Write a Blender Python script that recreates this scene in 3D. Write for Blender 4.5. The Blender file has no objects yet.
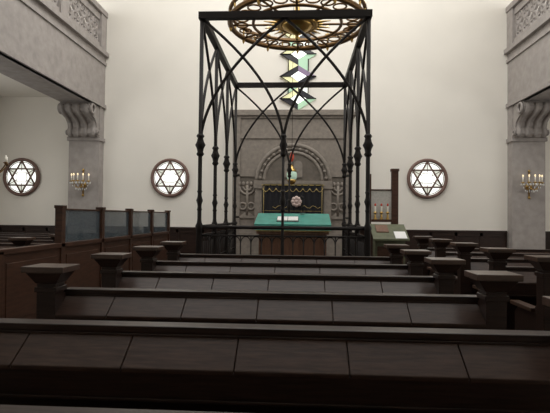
import bpy, math, random
from mathutils import Vector, Matrix
import bmesh
random.seed(4)
S = bpy.context.scene
S.view_settings.view_transform = 'Standard'
pi = math.pi

# ---------------------------------------------------------------- materials
def mat(name, col, rough=0.6, metal=0.0, var=0.0, scale=8.0, stretch=(1,1,1), bump=0.0, emit=None, es=0.0, alpha=1.0, spec=0.5):
    m = bpy.data.materials.new(name); m.use_nodes = True
    nt = m.node_tree; b = nt.nodes['Principled BSDF']
    b.inputs['Base Color'].default_value = (*col, 1)
    b.inputs['Roughness'].default_value = rough
    b.inputs['Metallic'].default_value = metal
    b.inputs['Specular IOR Level'].default_value = spec
    b.inputs['Alpha'].default_value = alpha
    tc = nt.nodes.new('ShaderNodeTexCoord'); mp = nt.nodes.new('ShaderNodeMapping')
    mp.inputs['Scale'].default_value = stretch
    nz = nt.nodes.new('ShaderNodeTexNoise'); nz.inputs['Scale'].default_value = scale
    nz.inputs['Detail'].default_value = 5
    nt.links.new(tc.outputs['Object'], mp.inputs[0]); nt.links.new(mp.outputs[0], nz.inputs['Vector'])
    if var > 0:
        cr = nt.nodes.new('ShaderNodeValToRGB')
        cr.color_ramp.elements[0].position = 0.3; cr.color_ramp.elements[1].position = 0.7
        cr.color_ramp.elements[0].color = (*[c*(1-var) for c in col], 1)
        cr.color_ramp.elements[1].color = (*[min(1, c*(1+var)) for c in col], 1)
        nt.links.new(nz.outputs['Fac'], cr.inputs[0]); nt.links.new(cr.outputs[0], b.inputs['Base Color'])
    if bump > 0:
        bp = nt.nodes.new('ShaderNodeBump'); bp.inputs['Strength'].default_value = bump
        bp.inputs['Distance'].default_value = 0.01
        nt.links.new(nz.outputs['Fac'], bp.inputs['Height']); nt.links.new(bp.outputs[0], b.inputs['Normal'])
    if emit:
        b.inputs['Emission Color'].default_value = (*emit, 1); b.inputs['Emission Strength'].default_value = es
    return m

M_plaster = mat('plaster', (0.82, 0.785, 0.715), 0.9, var=0.03, scale=0.8, bump=0.05)
M_stone = mat('grey_stone', (0.335, 0.305, 0.285), 0.85, var=0.12, scale=6, bump=0.3)
M_stone2 = mat('ark_stone', (0.235, 0.205, 0.175), 0.85, var=0.15, scale=10, bump=0.3)
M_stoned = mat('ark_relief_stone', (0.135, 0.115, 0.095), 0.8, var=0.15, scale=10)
M_wood = mat('dark_wood', (0.025, 0.0135, 0.010), 0.36, var=0.4, scale=6, stretch=(1, 12, 12), bump=0.08, spec=0.3)
M_desk = mat('desk_wood', (0.042, 0.024, 0.018), 0.36, var=0.35, scale=5, stretch=(2, 14, 14), bump=0.05, spec=0.25)
M_cap = mat('cap_wood', (0.06, 0.033, 0.022), 0.3, var=0.3, scale=6, stretch=(1, 8, 8), spec=0.5)
M_brown = mat('brown_wood', (0.06, 0.028, 0.017), 0.42, var=0.3, scale=5, stretch=(1, 1, 6), spec=0.35)
M_tablew = mat('table_wood', (0.16, 0.08, 0.048), 0.45, var=0.25, scale=5, stretch=(6, 6, 1))
M_iron = mat('dark_iron', (0.012, 0.009, 0.008), 0.5, spec=0.25)
M_brass = mat('brass', (0.50, 0.33, 0.11), 0.3, metal=1.0)
M_bronze = mat('bronze', (0.15, 0.085, 0.035), 0.4, metal=0.9)
M_glow = mat('daylit_glass', (0.9, 0.9, 0.88), 0.4, emit=(0.95, 0.99, 0.92), es=1.4)
M_pale = mat('pale_daylit_glass', (0.7, 0.7, 0.68), 0.4, emit=(0.86, 0.90, 0.80), es=0.8)
M_gy = mat('yellow_glass', (0.6, 0.58, 0.3), 0.3, emit=(0.78, 0.76, 0.46), es=0.7)
M_gc = mat('clouded_glass', (0.6, 0.6, 0.55), 0.3, emit=(0.74, 0.78, 0.66), es=0.65)
M_gg = mat('green_glass', (0.3, 0.45, 0.33), 0.3, emit=(0.42, 0.62, 0.42), es=0.6)
M_gp = mat('purple_glass', (0.2, 0.14, 0.22), 0.3, emit=(0.24, 0.19, 0.28), es=0.4)
M_gb = mat('dark_glass', (0.03, 0.03, 0.035), 0.2, emit=(0.05, 0.05, 0.06), es=0.2)
M_winframe = mat('window_frame_brown', (0.17, 0.10, 0.08), 0.6)
M_teal = mat('teal_velvet', (0.075, 0.34, 0.28), 0.22, var=0.12, scale=6)
M_black = mat('black_velvet', (0.008, 0.008, 0.012), 0.8)
M_gold = mat('gold_thread', (0.38, 0.29, 0.11), 0.5, metal=0.3)
M_rose = mat('embroidered_rose', (0.66, 0.52, 0.48), 0.7)
M_white = mat('white_paper', (0.8, 0.8, 0.78), 0.7)
M_candle = mat('candle', (0.80, 0.77, 0.68), 0.5)
M_bulb = mat('warm_bulb', (1, 0.8, 0.5), 0.3, emit=(1.0, 0.80, 0.5), es=0.9)
M_red = mat('red_glass', (0.35, 0.05, 0.03), 0.15, emit=(0.5, 0.08, 0.04), es=0.2)
M_green = mat('green_lantern_glass', (0.45, 0.6, 0.48), 0.15, emit=(0.5, 0.7, 0.55), es=0.3)
M_crystal = mat('crystal', (0.75, 0.75, 0.72), 0.08, spec=0.9)
M_pane = mat('partition_glass', (0.10, 0.13, 0.15), 0.04, alpha=0.62, spec=0.9)
M_plaque = mat('plaque', (0.50, 0.49, 0.45), 0.5, var=0.12, scale=30)
M_olive = mat('olive_paint', (0.10, 0.11, 0.06), 0.5, var=0.2)

# tiled floor
M_floor = bpy.data.materials.new('floor_tiles'); M_floor.use_nodes = True
nt = M_floor.node_tree; b = nt.nodes['Principled BSDF']; b.inputs['Roughness'].default_value = 0.45
tc = nt.nodes.new('ShaderNodeTexCoord'); br = nt.nodes.new('ShaderNodeTexBrick')
br.offset = 0; br.inputs['Scale'].default_value = 2.5
br.inputs['Brick Width'].default_value = 1; br.inputs['Row Height'].default_value = 1
br.inputs['Mortar Size'].default_value = 0.012
br.inputs['Color1'].default_value = (0.06, 0.038, 0.03, 1); br.inputs['Color2'].default_value = (0.08, 0.05, 0.038, 1)
br.inputs['Mortar'].default_value = (0.02, 0.015, 0.012, 1)
nt.links.new(tc.outputs['Object'], br.inputs['Vector']); nt.links.new(br.outputs['Color'], b.inputs['Base Color'])

# ---------------------------------------------------------------- mesh builder
class MB:
    def __init__(s): s.v=[]; s.f=[]; s.m=[]; s.sm=[]; s.mats=[]
    def mi(s, m):
        if m not in s.mats: s.mats.append(m)
        return s.mats.index(m)
    def add(s, vs, fs, m, smooth=False):
        o=len(s.v); s.v += [tuple(v) for v in vs]; k=s.mi(m)
        for f in fs: s.f.append([i+o for i in f]); s.m.append(k); s.sm.append(smooth)
    def box(s,x0,x1,y0,y1,z0,z1,m):
        s.add([(x0,y0,z0),(x1,y0,z0),(x1,y1,z0),(x0,y1,z0),(x0,y0,z1),(x1,y0,z1),(x1,y1,z1),(x0,y1,z1)],
              [(0,3,2,1),(4,5,6,7),(0,1,5,4),(1,2,6,5),(2,3,7,6),(3,0,4,7)],m)
    def taper(s,cx,cy,z0,z1,w0,d0,w1,d1,m):
        a=[(cx-w0,cy-d0,z0),(cx+w0,cy-d0,z0),(cx+w0,cy+d0,z0),(cx-w0,cy+d0,z0)]
        b=[(cx-w1,cy-d1,z1),(cx+w1,cy-d1,z1),(cx+w1,cy+d1,z1),(cx-w1,cy+d1,z1)]
        s.add(a+b,[(0,3,2,1),(4,5,6,7),(0,1,5,4),(1,2,6,5),(2,3,7,6),(3,0,4,7)],m)
    def prism(s,poly,axis,a,b,m):
        def P(p,t):
            return (t,p[0],p[1]) if axis=='x' else (p[0],t,p[1]) if axis=='y' else (p[0],p[1],t)
        n=len(poly); vs=[P(p,a) for p in poly]+[P(p,b) for p in poly]
        fs=[tuple(range(n)),tuple(range(2*n-1,n-1,-1))]+[(i,(i+1)%n,n+(i+1)%n,n+i) for i in range(n)]
        s.add(vs,fs,m)
    def tube(s,pts,r,m,n=8,closed=False):
        pts=[Vector(p) for p in pts]; N=len(pts); vs=[]; up=None
        rs = r if isinstance(r,(list,tuple)) else [r]*N
        for i,p in enumerate(pts):
            if closed: t=(pts[(i+1)%N]-pts[i-1]).normalized()
            else: t=(pts[min(i+1,N-1)]-pts[max(i-1,0)]).normalized()
            if up is None:
                up=Vector((0,0,1)) if abs(t.z)<0.9 else Vector((1,0,0))
            a=(up-t*up.dot(t)).normalized(); c=t.cross(a); up=a
            for k in range(n):
                an=2*pi*k/n+pi/n
                vs.append(p+(a*math.cos(an)+c*math.sin(an))*rs[i])
        fs=[]
        for i in range(N if closed else N-1):
            j=(i+1)%N
            for k in range(n): fs.append((i*n+k,i*n+(k+1)%n,j*n+(k+1)%n,j*n+k))
        if not closed: fs+= [tuple(range(n)),tuple(range(N*n-1,(N-1)*n-1,-1))]
        s.add(vs,fs,m,n>4)
    def lathe(s,prof,c,m,n=16,axis='z'):
        vs=[]
        for r,h in prof:
            for k in range(n):
                a=2*pi*k/n; u,v=r*math.cos(a),r*math.sin(a)
                d=(u,v,h) if axis=='z' else (u,h,v) if axis=='y' else (h,u,v)
                vs.append((c[0]+d[0],c[1]+d[1],c[2]+d[2]))
        L=len(prof); fs=[(i*n+k,i*n+(k+1)%n,(i+1)*n+(k+1)%n,(i+1)*n+k) for i in range(L-1) for k in range(n)]
        fs+=[tuple(range(n)),tuple(range(L*n-1,(L-1)*n-1,-1))]
        s.add(vs,fs,m,True)
    def ball(s,c,r,m,n=12,sz=1.0):
        s.lathe([(max(1e-4,r*math.sin(pi*i/8)),-r*sz*math.cos(pi*i/8)) for i in range(9)],c,m,n)
    def ring(s,c,R,r,m,axis='y',N=28,n=6,a0=0,a1=2*pi):
        full=abs(a1-a0-2*pi)<1e-6; K=N if full else N+1; pts=[]
        for i in range(K):
            a=a0+(a1-a0)*i/N; u,v=R*math.cos(a),R*math.sin(a)
            d=(u,0,v) if axis=='y' else (u,v,0) if axis=='z' else (0,u,v)
            pts.append((c[0]+d[0],c[1]+d[1],c[2]+d[2]))
        s.tube(pts,r,m,n,closed=full)
    def obj(s,name,bevel=0):
        me=bpy.data.meshes.new(name); me.from_pydata(s.v,[],s.f)
        for m in s.mats: me.materials.append(m)
        me.polygons.foreach_set('material_index',s.m); me.polygons.foreach_set('use_smooth',s.sm)
        bm=bmesh.new(); bm.from_mesh(me); bmesh.ops.recalc_face_normals(bm,faces=bm.faces); bm.to_mesh(me); bm.free()
        o=bpy.data.objects.new(name,me); S.collection.objects.link(o)
        if bevel:
            bv=o.modifiers.new('bevel','BEVEL'); bv.width=bevel; bv.segments=2; bv.limit_method='ANGLE'
        return o

# ---------------------------------------------------------------- room shell
YW=13.0; XL=-9.2; XR=9.2; YB=-4.0; ZC=9.0; G=0.002
def shell(name,x0,x1,y0,y1,z0,z1,m):
    b=MB(); b.box(x0,x1,y0,y1,z0,z1,m); return b.obj(name)
shell('floor',XL,XR,YB,YW,-0.2,0,M_floor)
shell('ceiling',XL,XR,YB,YW,ZC,ZC+0.2,M_plaster)
shell('wall_front',XL,XR,YW,YW+0.3,0,ZC,M_plaster)
shell('wall_back',XL,XR,YB-0.3,YB,0,ZC,M_plaster)
shell('wall_left',XL-0.3,XL,YB,YW,0,ZC,M_plaster)
shell('wall_right',XR,XR+0.3,YB,YW,0,ZC,M_plaster)

def wainscot(name,x0,x1):
    b=MB(); b.box(x0,x1,YW-0.05,YW,0,1.04,M_wood); b.box(x0,x1,YW-0.09,YW,1.02,1.08,M_wood)
    b.box(x0,x1,YW-0.08,YW,0,0.15,M_wood)
    n=max(1,int((x1-x0)/0.6))
    for i in range(n+1):
        x=x0+(x1-x0)*i/n; b.box(max(x0,x-0.04),min(x1,x+0.04),YW-0.07,YW-0.04,0.15,1.02,M_wood)
    b.box(x0,x1,YW-0.07,YW-0.04,0.92,1.02,M_wood)
    return b.obj(name,0.004)
wainscot('trim_1',XL,-6.5); wainscot('trim_2',-5.58,-2.0); wainscot('trim_3',1.5,5.52); wainscot('trim_4',6.4,XR)

def pilaster(name,x0,x1):
    b=MB(); b.box(x0,x1,YW-0.3,YW,0,4.4,M_stone); b.box(x0-0.04,x1+0.04,YW-0.36,YW,0,0.35,M_stone)
    b.box(x0-0.04,x1+0.04,YW-0.34,YW,3.45,3.55,M_stone)
    yb=YW-0.3
    prof=[(yb,3.52),(yb-0.10,3.55),(yb-0.17,3.63),(yb-0.16,3.72),(yb-0.12,3.80),(yb-0.16,3.92),(yb-0.28,4.02),
          (yb-0.46,4.08),(yb-0.58,4.14),(yb-0.64,4.23),(yb-0.62,4.32),(yb-0.55,4.4),(yb,4.4)]
    b.prism(prof,'x',x0+0.02,x1-0.02,M_stone)
    for x in (x0-0.01,x1+0.01):
        b.ring((x,yb-0.46,4.24),0.12,0.035,M_stone,'x',20); b.ring((x,yb-0.1,3.66),0.055,0.022,M_stone,'x',16)
    w=(x1-x0)
    for k in range(4):
        xx=x0+w*(k+0.5)/4
        b.tube([(xx,p[0],p[1]) for p in prof[1:11]],0.055,M_stone,6)
    return b.obj(name)
pilaster('trim_pilaster_left',-6.46,-5.6); pilaster('trim_pilaster_right',5.56,6.4)

def gallery(name,side):
    b=MB(); xf=5.56 if side>0 else -5.59
    def bx(d0,d1,y0,y1,z0,z1,m):
        xa=xf+side*d0; xb=xf+side*d1; b.box(min(xa,xb),max(xa,xb),y0,y1,z0,z1,m)
    out=abs((XR if side>0 else XL)-xf)-G; yw=YW-G; yb=YB+G
    bx(0.85,out,yb,yw,4.75,4.95,M_plaster)
    bx(0.0,0.85,yb,yw,4.4,5.9,M_stone)
    bx(-0.05,0.1,yb,yw,4.4,4.5,M_stone)
    bx(-0.04,0.1,yb,yw,5.62,5.70,M_stone)
    bx(-0.10,0.3,yb,yw,5.86,5.98,M_stone)
    bx(-0.05,0.25,yb,yw,7.0,7.14,M_stone)
    y=yw
    while y>3.0:
        bx(-0.02,0.26,y-0.34,y,5.98,7.0,M_stone)
        ya=y-0.34; yb2=ya-1.85
        for zz in (6.08,6.9): bx(0.03,0.18,yb2,ya,zz-0.09,zz+0.09,M_stone)
        for i in range(5):
            yc=ya-0.185-0.37*i
            for zc in (6.31,6.67):
                b.ring((xf+side*0.1,yc,zc),0.165,0.04,M_stone,'x',16,6)
                bx(0.07,0.13,yc-0.02,yc+0.02,zc-0.16,zc+0.16,M_stone)
                bx(0.07,0.13,yc-0.16,yc+0.16,zc-0.02,zc+0.02,M_stone)
        y-=2.19
    return b.obj(name)
gallery('gallery_balcony',-1); gallery('gallery_balcony',1)

# ---------------------------------------------------------------- windows
def star_window(name,x,z,R=0.5):
    b=MB(); y=YW-0.03
    b.lathe([(R-0.02,-0.005),(R-0.02,0.02)],(x,y,z),M_glow,40,'y')
    b.ring((x,y-0.01,z),R,0.05,M_winframe,'y',48,8)
    b.ring((x,y-0.01,z),R*0.86,0.012,M_winframe,'y',48,6)
    r=R*0.93
    for off in (pi/2,-pi/2):
        P=[(x+r*math.cos(off+2*pi*k/3),y-0.012,z+r*math.sin(off+2*pi*k/3)) for k in range(3)]
        for k in range(3): b.tube([P[k],P[(k+1)%3]],0.026,M_winframe,6)
    q=R*0.27
    b.tube([(x-q,y-0.012,z-q),(x+q,y-0.012,z-q),(x+q,y-0.012,z+q),(x-q,y-0.012,z+q)],0.011,M_winframe,6,closed=True)
    for k in range(6):
        a=pi/6+k*pi/3
        b.tube([(x+q*1.25*math.cos(a),y-0.012,z+q*1.25*math.sin(a)),(x+R*math.cos(a),y-0.012,z+R*math.sin(a))],0.010,M_winframe,6)
        a=pi/2+k*pi/3; r1=R*0.86; rb=R*0.56
        pl=[(x+r1*math.cos(a),z+r1*math.sin(a)),(x+rb*math.cos(a+0.5),z+rb*math.sin(a+0.5)),(x+rb*math.cos(a-0.5),z+rb*math.sin(a-0.5))]
        b.prism(pl,'y',y-0.010,y-0.004,M_gc if k%2 else M_pale)
    return b.obj(name)
star_window('window_1',-7.96,2.45); star_window('window_2',-3.67,2.45); star_window('window_3',3.42,2.47); star_window('window_4',7.8,2.47)

def diamond_window(name):
    b=MB(); cx=-0.11; y=YW-0.03; w=0.5; h=0.31
    for k in range(4):
        zc=4.36+h+k*2*h
        cols=[M_gy,M_gb,M_gg,M_gb] if k%2==0 else [M_gb,M_gp,M_gb,M_gy]
        corners=[(cx-w,zc),(cx,zc+h),(cx+w,zc),(cx,zc-h)]
        for q in range(4):
            a=corners[q]; c=corners[(q+1)%4]
            b.prism([a,c,(cx,zc)],'y',y-0.005,y+0.02,cols[q])
        i=0.45
        b.prism([(cx-w*i,zc),(cx,zc+h*i),(cx+w*i,zc),(cx,zc-h*i)],'y',y-0.02,y,M_glow)
        b.tube([(p[0],y-0.02,p[1]) for p in corners],0.028,M_iron,6,closed=True)
        b.tube([(cx+(p[0]-cx)*i,y-0.025,zc+(p[1]-zc)*i) for p in corners],0.018,M_iron,6,closed=True)
        b.tube([(cx-w,y-0.02,zc),(cx-w*i,y-0.02,zc)],0.016,M_iron,6); b.tube([(cx+w,y-0.02,zc),(cx+w*i,y-0.02,zc)],0.016,M_iron,6)
        if k<3:
            zj=zc+h
            for sx in (-1,1):
                mm=[M_gg,M_pale,M_gy,M_gg][(k*2+(sx>0))%4]
                b.prism([(cx,zj),(cx+sx*w*0.55,zj+h*0.55),(cx+sx*w*0.55,zj-h*0.55)],'y',y-0.005,y+0.02,mm)
                b.tube([(cx+sx*w*0.55,y-0.02,zj+h*0.55),(cx+sx*w*0.55,y-0.02,zj-h*0.55)],0.016,M_iron,6)
    return b.obj(name)
diamond_window('window_5')

# ---------------------------------------------------------------- pews
def pew(name,x0,x1,yr,dz=0.0,first=None,step=0.43):
    b=MB(); W=M_wood
    b.box(x0,x1,-0.015,0.015,0.06,0.93,W)
    b.box(x0-0.02,x1+0.02,-0.05,0.035,0.92,0.95,W)
    b.box(x0,x1,-0.05,-0.015,0.86,0.92,W)
    y1,z1=-0.055,0.912; y0,z0=-0.185,0.822
    seams=[x0]; x=first if first is not None else x0+step
    while x<x1-0.15: seams.append(x); x+=step
    seams.append(x1)
    for i in range(len(seams)-1):
        xa=seams[i]+0.0015; xb=seams[i+1]-0.0015
        b.prism([(y0,z0),(y0,z0-0.018),(y1,z1-0.018),(y1,z1)],'x',xa,xb,M_desk)
    b.prism([(y0+0.02,z0-0.01),(y0+0.02,z0-0.03),(y1,z1-0.03),(y1,z1-0.019)],'x',x0,x1,W)
    b.box(x0,x1,y0+0.005,y0+0.025,0.71,z0-0.012,W)
    b.box(x0,x1,y0+0.005,-0.015,0.695,0.71,W)
    b.box(x0,x1,0.05,0.42,0.42,0.455,W); b.box(x0,x1,0.36,0.38,0.05,0.42,W)
    b.prism([(0.015,0.50),(0.015,0.88),(0.03,0.88),(0.06,0.50)],'x',x0,x1,W)
    b.box(x0,x1,-0.03,0.03,0,0.1,W)
    for xe,s in ((x0,-1),(x1,1)):
        cx=xe+s*0.05; cy=-0.13
        b.box(cx-0.055,cx+0.055,cy-0.055,cy+0.055,0,1.0+dz,W)
        b.box(cx-0.065,cx+0.065,cy-0.065,cy+0.065,0,0.12,W)
        b.box(cx-0.065,cx+0.065,cy-0.065,cy+0.065,0.95+dz,0.98+dz,W)
        b.taper(cx,cy,1.0+dz,1.065+dz,0.06,0.06,0.105,0.09,W)
        b.box(cx-0.122,cx+0.122,cy-0.105,cy+0.105,1.065+dz,1.10+dz,M_cap)
        xa,xb=sorted((xe,xe+s*0.04))
        b.prism([(-0.12,0),(0.43,0),(0.43,0.62),(0.36,0.68),(0.12,0.68),(0.05,0.75),(0.04,0.93),(-0.12,0.93)],'x',xa,xb,W)
        xa,xb=sorted((xe-s*0.01,xe+s*0.07))
        b.box(xa,xb,0.08,0.45,0.68,0.71,M_cap)
    o=b.obj(name,0.004); o.location=(0,yr,0)
    return o
rows=[1.05+0.885*k for k in range(6)]
for y in rows: pew('synagogue_pew',-1.41,1.02,y,first=-1.105)
for k in range(5): pew('synagogue_pew',1.86,5.0,3.69+0.885*k,dz=0.03)
for k in range(7): pew('synagogue_pew',-7.6,-3.6,5.0+0.95*k)

# ---------------------------------------------------------------- glazed partition at left
b=MB(); X=-3.2
b.box(X-0.025,X+0.025,2.2,11.2,0.0,0.97,M_brown); b.box(X-0.05,X+0.05,2.2,11.2,0.96,1.02,M_brown); b.box(X-0.04,X+0.04,2.2,11.2,0,0.14,M_brown)
ys=[2.2,3.5,4.8,6.1,7.36,8.62,9.88,11.15]
for i,y in enumerate(ys):
    top=1.0 if i<3 else 1.5
    b.box(X-0.05,X+0.05,y-0.05,y+0.05,0,top,M_brown)
    if i>=3: b.box(X-0.06,X+0.06,y-0.06,y+0.06,1.48,1.52,M_brown)
for i in range(3,7):
    y0,y1=ys[i]+0.05,ys[i+1]-0.05
    b.box(X-0.006,X+0.006,y0,y1,1.02,1.46,M_pane)
    b.box(X-0.02,X+0.02,y0,y1,1.455,1.48,M_brown)
for i in range(7):
    y0,y1=ys[i]+0.12,ys[i+1]-0.12
    b.box(X-0.035,X+0.035,y0,y1,0.22,0.86,M_brown)
b.obj('glazed_wooden_partition',0.006)

# ---------------------------------------------------------------- bimah
BX=-0.26; W2=1.2; Y0=6.7; Y1=10.3
b=MB()
b.box(BX-1.4,BX+1.4,Y0-0.2,Y1+0.2,0,0.27,M_brown); b.box(BX-1.44,BX+1.44,Y0-0.24,Y1+0.24,0.27,0.3,M_wood)
b.box(BX+1.44,BX+1.75,8.0,9.0,0,0.15,M_wood)
for i in range(8): b.box(BX-1.36+i*0.35,BX-1.06+i*0.35,Y0-0.21,Y0-0.2,0.05,0.23,M_wood)
b.obj('bimah_platform',0.005)

posts=[(BX-W2,Y0),(BX,Y0),(BX+W2,Y0)]
for k in (1,2,3): posts+=[(BX-W2,Y0+1.2*k),(BX+W2,Y0+1.2*k)]
posts.append((BX,Y1))
b=MB(); ZT=4.3; ZK=2.42
def knot(b,x,y,z,s=1.0):
    b.lathe([(0.034*s,-0.16),(0.05*s,-0.13),(0.036*s,-0.1),(0.045*s,-0.05),(0.066*s,0),(0.045*s,0.05),(0.036*s,0.1),(0.052*s,0.13),(0.034*s,0.16)],(x,y,z),M_iron,12)
for (x,y) in posts:
    corner=abs(x-BX)>0.1
    r=0.03 if corner else 0.02
    if corner:
        b.lathe([(0.08,0.3),(0.08,0.36),(0.06,0.4),(0.045,0.5),(0.045,1.2),(0.06,1.25),(0.036,1.3),(r,1.35),(r,ZT)],(x,y,0),M_iron,12)
    else:
        b.lathe([(0.06,0.3),(0.05,0.4),(0.03,0.5),(r,1.3),(r,ZK+0.1)],(x,y,0),M_iron,12)
    knot(b,x,y,ZK,1.15 if corner else 0.9); knot(b,x,y,1.62,0.75)
def rib(b,p,q,z0,z1,r=0.022,pw=1.9,N=18):
    pts=[]
    for i in range(N+1):
        u=i/N; w=u**pw
        pts.append((p[0]+(q[0]-p[0])*w,p[1]+(q[1]-p[1])*w,z0+(z1-z0)*u))
    b.tube(pts,r,M_iron,6)
def face(P):
    for i in range(len(P)-1):
        rib(b,P[i],P[i+1],ZK,ZT-0.04); rib(b,P[i+1],P[i],ZK,ZT-0.04)
F=[(BX-W2,Y0),(BX,Y0),(BX+W2,Y0)]; face(F); face([(x,Y1) for x,_ in F])
for x in (BX-W2,BX+W2): face([(x,Y0+1.2*k) for k in range(4)])
t=0.045
b.box(BX-W2-t,BX+W2+t,Y0-t,Y0+t,ZT-0.05,ZT+0.05,M_iron); b.box(BX-W2-t,BX+W2+t,Y1-t,Y1+t,ZT-0.05,ZT+0.05,M_iron)
for x in (BX-W2,BX+W2): b.box(x-t,x+t,Y0,Y1,ZT-0.05,ZT+0.05,M_iron)
def railing(p,q):
    p=Vector((*p,0)); q=Vector((*q,0)); L=(q-p).length; d=(q-p)/L
    for z,r in ((1.24,0.028),(1.12,0.012),(0.42,0.015),(0.72,0.01)):
        b.tube([p+Vector((0,0,z)),q+Vector((0,0,z))],r,M_iron,8)
    n=8
    for i in range(1,n):
        a=p+d*L*i/n; b.tube([a+Vector((0,0,0.3)),a+Vector((0,0,1.12))],0.010,M_iron,6)
    for i in range(n):
        a=p+d*L*i/n; c=p+d*L*(i+1)/n; m=(a+c)/2; h=L/n/2
        b.tube([m+d*(h*math.cos(t))+Vector((0,0,1.0+0.11*math.sin(t))) for t in [pi*k/8 for k in range(9)]],0.008,M_iron,5)
        b.tube([m+d*(h*0.7*math.cos(t))+Vector((0,0,0.57+0.1*math.sin(t))) for t in [2*pi*k/10 for k in range(10)]],0.008,M_iron,5,closed=True)
railing(F[0],F[1]); railing(F[1],F[2])
for x in (BX-W2,BX+W2):
    for k in range(3):
        railing((x,Y0+1.2*k),(x,Y0+1.2*(k+1)))
b.obj('bimah_iron_canopy')

# reading table with teal cloth
b=MB(); tx0,tx1=-0.78,0.50; ty0,ty1=8.0,8.75
b.box(tx0+0.06,tx1-0.06,ty0+0.06,ty1-0.06,0.3,1.16,M_tablew)
b.box(tx0+0.02,tx1-0.02,ty0+0.02,ty1-0.02,0.3,0.40,M_tablew); b.box(tx0+0.02,tx1-0.02,ty0+0.02,ty1-0.02,1.10,1.17,M_tablew)
for i in range(3):
    xa=tx0+0.10+i*0.36; b.box(xa,xa+0.30,ty0+0.045,ty0+0.06,0.48,1.04,M_tablew)
b.prism([(ty0,1.17),(ty1,1.17),(ty1,1.42),(ty0,1.24)],'x',tx0,tx1,M_tablew)
b.prism([(ty0-0.015,1.17),(ty0-0.015,1.27),(ty1+0.01,1.46),(ty1+0.01,1.20),(ty1,1.2),(ty1,1.425),(ty0,1.245),(ty0,1.17)],'x',tx0-0.015,tx1+0.015,M_teal)
for i in range(60):
    x=tx0+0.01+i*(tx1-tx0-0.02)/59; b.box(x-0.006,x+0.006,ty0-0.018,ty0-0.008,1.145,1.17,M_gold)
b.obj('reading_table')
b=MB()
f=lambda y:1.275+(y-8.0)*0.2452
def bk(x0,x1,t,mm):
    y0,y1=8.15,8.40
    b.prism([(y0,f(y0)),(y1,f(y1)),(y1,f(y1)+t),(y0,f(y0)+t)],'x',x0,x1,mm)
bk(-0.42,-0.04,0.012,M_black); bk(-0.41,-0.235,0.03,M_white); bk(-0.225,-0.05,0.03,M_white)  # book added; its white pages stand in for glare on the cloth
b.obj('glare_book')
b=MB(); mx=0.03; my=8.68
b.lathe([(0.05,0),(0.05,0.015),(0.012,0.03)],(mx,my,1.462),M_iron,12)
b.tube([(mx,my,1.48),(mx,my,1.60),(mx-0.01,my-0.05,1.70),(mx-0.02,my-0.14,1.75)],0.008,M_iron,6)
b.ball((mx-0.02,my-0.16,1.75),0.03,M_iron)
b.obj('gooseneck_microphone')

# ---------------------------------------------------------------- ring chandelier
b=MB(); cx,cy,cz=-0.10,8.5,4.90; R=1.22
b.ring((cx,cy,cz),R,0.05,M_bronze,'z',64,8); b.ring((cx,cy,cz+0.18),R,0.035,M_bronze,'z',64,8)
b.ring((cx,cy,cz),0.80,0.028,M_bronze,'z',48,8); b.ring((cx,cy,cz),0.34,0.05,M_brass,'z',32,8)
for k in range(24):
    a=2*pi*k/24; u=Vector((math.cos(a),math.sin(a),0)); c=Vector((cx,cy,cz))
    b.tube([c+u*R,c+u*R+Vector((0,0,0.16))],0.018,M_brass,6)
    b.ring(tuple(c+u*(R-0.21)),0.11,0.016,M_bronze,'z',16,5)
    b.tube([c+u*0.3,c+u*(0.62)],[0.035,0.006],M_brass,6)
    if k%2==0:
        b.tube([c+u*0.3,c+u*R],0.02,M_bronze,6)
        p=c+u*R
        b.lathe([(0.015,0.16),(0.05,0.2),(0.055,0.22),(0.02,0.24)],tuple(p),M_brass,10)
        b.tube([p+Vector((0,0,0.22)),p+Vector((0,0,0.36))],0.018,M_candle,8); b.ball(tuple(p+Vector((0,0,0.39))),0.024,M_bulb,8,1.5)
        b.lathe([(0.001,-0.12),(0.02,-0.09),(0.03,-0.05),(0.015,0)],tuple(p),M_brass,8)
    if k%6==0:
        b.tube([c+u*R+Vector((0,0,0.1)),c+u*0.05+Vector((0,0,1.4))],0.012,M_bronze,6)
b.lathe([(0.001,-0.30),(0.04,-0.26),(0.03,-0.2),(0.16,-0.13),(0.28,-0.05),(0.30,0.02),(0.14,0.1),(0.05,0.25),(0.03,0.6),(0.08,0.7),(0.03,0.8),(0.02,1.4),(0.02,ZC-cz)],(cx,cy,cz),M_brass,20)
b.obj('ring_chandelier')

# ---------------------------------------------------------------- ark
b=MB(); AX=-0.22; ay=12.6; yw=YW-G
b.box(-1.85,1.35,ay,yw,0,4.05,M_stone2)
for z0,z1,e in ((4.05,4.12,0.04),(4.12,4.2,0.09),(4.2,4.27,0.05)): b.box(-1.85-e,1.35+e,ay-e,yw,z0,z1,M_stone2)
b.box(-1.9,1.4,ay-0.06,yw,0,0.9,M_stone2); b.box(-1.92,1.42,ay-0.09,yw,0.9,0.97,M_stone2)
for x in (-1.75,1.25): b.box(x-0.1,x+0.1,ay-0.04,ay,0.97,4.05,M_stone2)
b.box(-1.65,1.15,ay-0.03,ay,3.5,3.62,M_stone2)
for R_,r_ in ((0.98,0.06),(0.88,0.045),(0.78,0.05)):
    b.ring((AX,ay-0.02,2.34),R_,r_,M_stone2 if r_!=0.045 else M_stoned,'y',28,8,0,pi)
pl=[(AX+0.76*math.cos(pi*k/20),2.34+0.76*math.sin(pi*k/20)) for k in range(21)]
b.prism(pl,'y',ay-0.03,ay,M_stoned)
for k in range(15):
    a=pi*(k+0.5)/15; b.ball((AX+0.88*math.cos(a),ay-0.04,2.34+0.88*math.sin(a)),0.05,M_stone2,8)
b.box(AX-1.04,AX+1.04,ay-0.10,ay,2.27,2.36,M_stone2)
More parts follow.
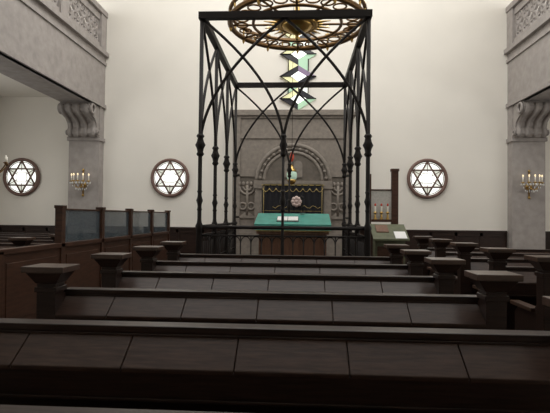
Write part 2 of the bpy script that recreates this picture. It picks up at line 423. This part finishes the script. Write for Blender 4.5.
for s in (-1,1):
    b.box(AX+s*0.92-0.1,AX+s*0.92+0.1,ay-0.09,ay,0.97,2.27,M_stone2)
    b.box(AX+s*0.92-0.13,AX+s*0.92+0.13,ay-0.12,ay,2.15,2.27,M_stone2)
for s in (-1,1):
    c=AX+s*0.13
    p=[(c-0.12,2.45),(c+0.12,2.45)]+[(c+0.12*math.cos(pi*k/8),2.78+0.12*math.sin(pi*k/8)) for k in range(9)]
    b.prism(p,'y',ay-0.06,ay-0.02,M_stone2)
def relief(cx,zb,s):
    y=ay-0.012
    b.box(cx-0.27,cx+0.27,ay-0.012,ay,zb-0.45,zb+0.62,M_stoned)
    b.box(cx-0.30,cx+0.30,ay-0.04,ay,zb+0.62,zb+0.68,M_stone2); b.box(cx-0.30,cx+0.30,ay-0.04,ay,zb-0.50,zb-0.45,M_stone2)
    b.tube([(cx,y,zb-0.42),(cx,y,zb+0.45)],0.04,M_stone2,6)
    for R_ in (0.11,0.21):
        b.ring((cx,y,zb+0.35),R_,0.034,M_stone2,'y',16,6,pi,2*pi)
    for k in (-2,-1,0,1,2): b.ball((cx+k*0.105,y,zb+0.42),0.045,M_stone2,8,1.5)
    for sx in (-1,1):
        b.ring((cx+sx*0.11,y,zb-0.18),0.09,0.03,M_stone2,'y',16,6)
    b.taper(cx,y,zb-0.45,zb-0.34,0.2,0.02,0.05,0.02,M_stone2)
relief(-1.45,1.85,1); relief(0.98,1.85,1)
b.obj('torah_ark')
b=MB(); b.box(-2.1,1.6,11.75,ay-0.1,0,0.3,M_brown); b.box(-2.3,1.8,11.45,ay-0.1,0,0.15,M_brown); b.obj('ark_steps',0.005)
b=MB(); N=80; vs=[]; cw=0.80
for i in range(N+1):
    x=AX-cw+2*cw*i/N; yy=ay-0.15-0.02*math.sin(i*0.75)
    vs+=[(x,yy,1.0),(x,yy,2.24)]
b.add(vs,[(2*i,2*i+2,2*i+3,2*i+1) for i in range(N)],M_black,True)
b.tube([(AX-cw-0.03,ay-0.15,2.235),(AX+cw+0.03,ay-0.15,2.235)],0.014,M_gold,8)
n=9
for i in range(n):
    xa=AX-cw+2*cw*i/n; w=2*cw/n
    b.tube([(xa+w*k/8,ay-0.175,2.15-0.09*math.sin(pi*k/8)) for k in range(9)],0.009,M_gold,6)
    b.ball((xa,ay-0.175,2.12),0.014,M_gold,8)
for x in (AX-cw+0.03,AX+cw-0.03): b.tube([(x,ay-0.18,1.0),(x,ay-0.18,2.2)],0.008,M_gold,6)
for k in range(8):
    a=2*pi*k/8; b.ball((AX+0.10+0.095*math.cos(a),ay-0.18,1.80+0.095*math.sin(a)),0.055,M_rose,8)
b.ball((AX+0.10,ay-0.20,1.80),0.05,M_rose,10)
for s in (-1,1):
    b.tube([(AX+0.10+s*(0.14+0.07*k),ay-0.18,1.66+0.04*math.sin(k*1.8)) for k in range(8)],0.008,M_gold,5)
b.tube([(AX-cw,ay-0.18,1.55),(AX+cw,ay-0.18,1.55)],0.006,M_gold,5)
b.obj('ark_curtain')
b=MB(); lx,ly=-0.24,11.9
b.tube([(lx,ly,2.62),(lx,ly,ZC-0.01)],0.006,M_iron,6)
b.lathe([(0.001,2.20),(0.04,2.22),(0.10,2.27),(0.12,2.34)],(lx,ly,0),M_brass,14)
b.lathe([(0.10,2.32),(0.13,2.40),(0.13,2.50),(0.10,2.56)],(lx,ly,0),M_green,14)
b.lathe([(0.12,2.54),(0.12,2.56),(0.05,2.64),(0.02,2.72)],(lx,ly,0),M_brass,14)
b.lathe([(0.02,2.8),(0.05,2.86),(0.06,2.93),(0.035,3.0),(0.01,3.04)],(lx,ly,0),M_red,12)
b.obj('eternal_lamp')

# ---------------------------------------------------------------- sconces
def sconce(name,x,z,y):
    b=MB()
    b.lathe([(0.09,0.0),(0.09,-0.02),(0.05,-0.05),(0.02,-0.08)],(x,y,z-0.12),M_brass,14,'y')
    b.tube([(x,y-0.01,z-0.4),(x,y-0.01,z+0.25)],0.02,M_brass,6)
    b.ball((x,y-0.02,z-0.42),0.035,M_brass,8); b.ball((x,y-0.02,z+0.28),0.03,M_brass,8,1.4)
    for k,(dx,dy) in enumerate(((-0.24,-0.16),(-0.13,-0.26),(0,-0.3),(0.13,-0.26),(0.24,-0.16))):
        pts=[]
        for i in range(9):
            u=i/8; pts.append((x+dx*u,y-0.04+dy*u,z-0.14-0.11*math.sin(pi*u)+0.08*u))
        b.tube(pts,0.011,M_brass,6)
        e=pts[-1]
        b.lathe([(0.01,0),(0.05,0.02),(0.055,0.03),(0.02,0.04)],e,M_brass,10)
        b.tube([(e[0],e[1],e[2]+0.03),(e[0],e[1],e[2]+0.17)],0.015,M_candle,8)
        b.ball((e[0],e[1],e[2]+0.2),0.02,M_bulb,8,1.6)
        for j in range(4):
            a=j*pi/2; b.ball((e[0]+0.045*math.cos(a),e[1]+0.045*math.sin(a),e[2]-0.03),0.016,M_crystal,6,1.9)
        # crystal pendants beneath the arm
        for j in range(3):
            q=pts[3+2*j] if 3+2*j<9 else e
            b.ball((q[0],q[1],q[2]-0.05),0.014,M_crystal,6,2.0)
    return b.obj(name)
sconce('wall_sconce',-6.03,2.35,YW-0.3); sconce('wall_sconce',5.98,2.38,YW-0.3)

b=MB(); lx,ly,lz=-6.2,9.0,2.3
b.lathe([(0.001,-0.3),(0.04,-0.26),(0.02,-0.2),(0.09,-0.1),(0.1,0),(0.03,0.08),(0.02,0.3),(0.05,0.36),(0.015,0.45),(0.01,2.1)],(lx,ly,lz),M_bronze,14)
for k in range(6):
    a=2*pi*k/6; pts=[(lx+math.cos(a)*0.34*u,ly+math.sin(a)*0.34*u,lz-0.02-0.12*math.sin(pi*u)+0.1*u) for u in [i/8 for i in range(9)]]
    b.tube(pts,0.012,M_bronze,6); e=pts[-1]
    b.lathe([(0.01,0),(0.05,0.03),(0.02,0.05)],e,M_bronze,10); b.tube([(e[0],e[1],e[2]+0.04),(e[0],e[1],e[2]+0.18)],0.015,M_candle,8)
b.obj('hanging_brass_chandelier')

# ---------------------------------------------------------------- memorial board + lectern at right
b=MB(); y=10.9
b.box(1.57-0.035,1.57+0.035,y-0.04,y+0.04,0,2.40,M_brown)
x=2.14; b.box(x-0.075,x+0.075,y-0.06,y+0.06,0,2.48,M_brown); b.box(x-0.09,x+0.09,y-0.075,y+0.075,0,0.12,M_brown); b.box(x-0.09,x+0.09,y-0.075,y+0.075,2.46,2.52,M_brown)
b.box(1.60,2.07,y-0.015,y+0.015,1.36,2.02,M_plaque); b.box(1.60,2.07,y-0.03,y+0.03,2.02,2.05,M_brown); b.box(1.60,2.07,y-0.14,y+0.03,1.30,1.36,M_brown)
for i in range(3):
    x=1.69+0.14*i
    b.lathe([(0.05,1.36),(0.025,1.40),(0.02,1.48),(0.045,1.51),(0.02,1.54)],(x,y-0.08,0),M_brass,10); b.tube([(x,y-0.08,1.52),(x,y-0.08,1.66)],0.02,M_candle,8); b.ball((x,y-0.08,1.69),0.024,M_red,8,1.5)
b.obj('memorial_lamp_board',0.004)
b=MB(); lx0,lx1=1.50,2.24; y=10.1
b.box(lx0+0.06,lx1-0.06,y-0.15,y+0.2,0.05,0.95,M_olive); b.box(lx0,lx1,y-0.2,y+0.25,0,0.06,M_olive)
b.prism([(y-0.28,0.92),(y+0.28,1.22),(y+0.28,1.26),(y-0.28,0.96)],'x',lx0,lx1,M_olive)
b.box(lx0+0.1,lx1-0.1,y-0.165,y-0.15,0.2,0.8,M_brown)
g=lambda yy:0.96+(yy-y+0.28)*0.5357
b.prism([(y-0.26,g(y-0.26)),(y-0.02,g(y-0.02)),(y-0.02,g(y-0.02)+.012),(y-0.26,g(y-0.26)+.012)],'x',lx1-0.28,lx1-0.04,M_white)
b.prism([(y-0.05,g(y-.05)),(y+0.2,g(y+.2)),(y+0.2,g(y+.2)+.025),(y-0.05,g(y-.05)+.025)],'x',lx0+0.1,lx0+0.36,M_tablew)
b.obj('wooden_lectern',0.003)

# ---------------------------------------------------------------- lights (daylight through skylight / clerestory)
def area(name,loc,rot,sx,sy,p,col=(1,1,1)):
    l=bpy.data.lights.new(name,'AREA'); l.shape='RECTANGLE'; l.size=sx; l.size_y=sy; l.energy=p; l.color=col
    o=bpy.data.objects.new(name,l); o.location=loc; o.rotation_euler=rot; S.collection.objects.link(o)
area('skylight_daylight',(0,8.0,ZC-0.05),(0,0,0),9,8,680,(1,0.99,0.965))
area('clerestory_daylight_left',(XL+0.05,6,6.9),(0,-pi/2,0),2.6,12,290,(0.96,0.98,1))
area('clerestory_daylight_right',(XR-0.05,6,6.9),(0,pi/2,0),2.6,12,290,(0.97,0.98,1))
area('aisle_daylight_left',(XL+0.05,6,2.8),(0,-pi/2,0),1.6,10,140,(0.99,0.98,0.95))
area('aisle_daylight_right',(XR-0.05,6,2.8),(0,pi/2,0),1.6,10,140,(0.99,0.98,0.95))
w=bpy.data.worlds.new('World'); S.world=w; w.use_nodes=True
w.node_tree.nodes['Background'].inputs[0].default_value=(0.7,0.8,1,1); w.node_tree.nodes['Background'].inputs[1].default_value=0.3

# ---------------------------------------------------------------- camera
cam=bpy.data.cameras.new('camera'); co=bpy.data.objects.new('camera',cam); S.collection.objects.link(co)
cam.sensor_width=36; cam.lens=36*470/550; cam.clip_start=0.05
R=Matrix.Rotation(math.atan(26/470),4,'Z')@Matrix.Rotation(pi/2+math.atan(10/470),4,'X')@Matrix.Rotation(math.radians(0.6),4,'Z')
co.matrix_world=Matrix.Translation((0,0,1.4))@R
S.camera=co
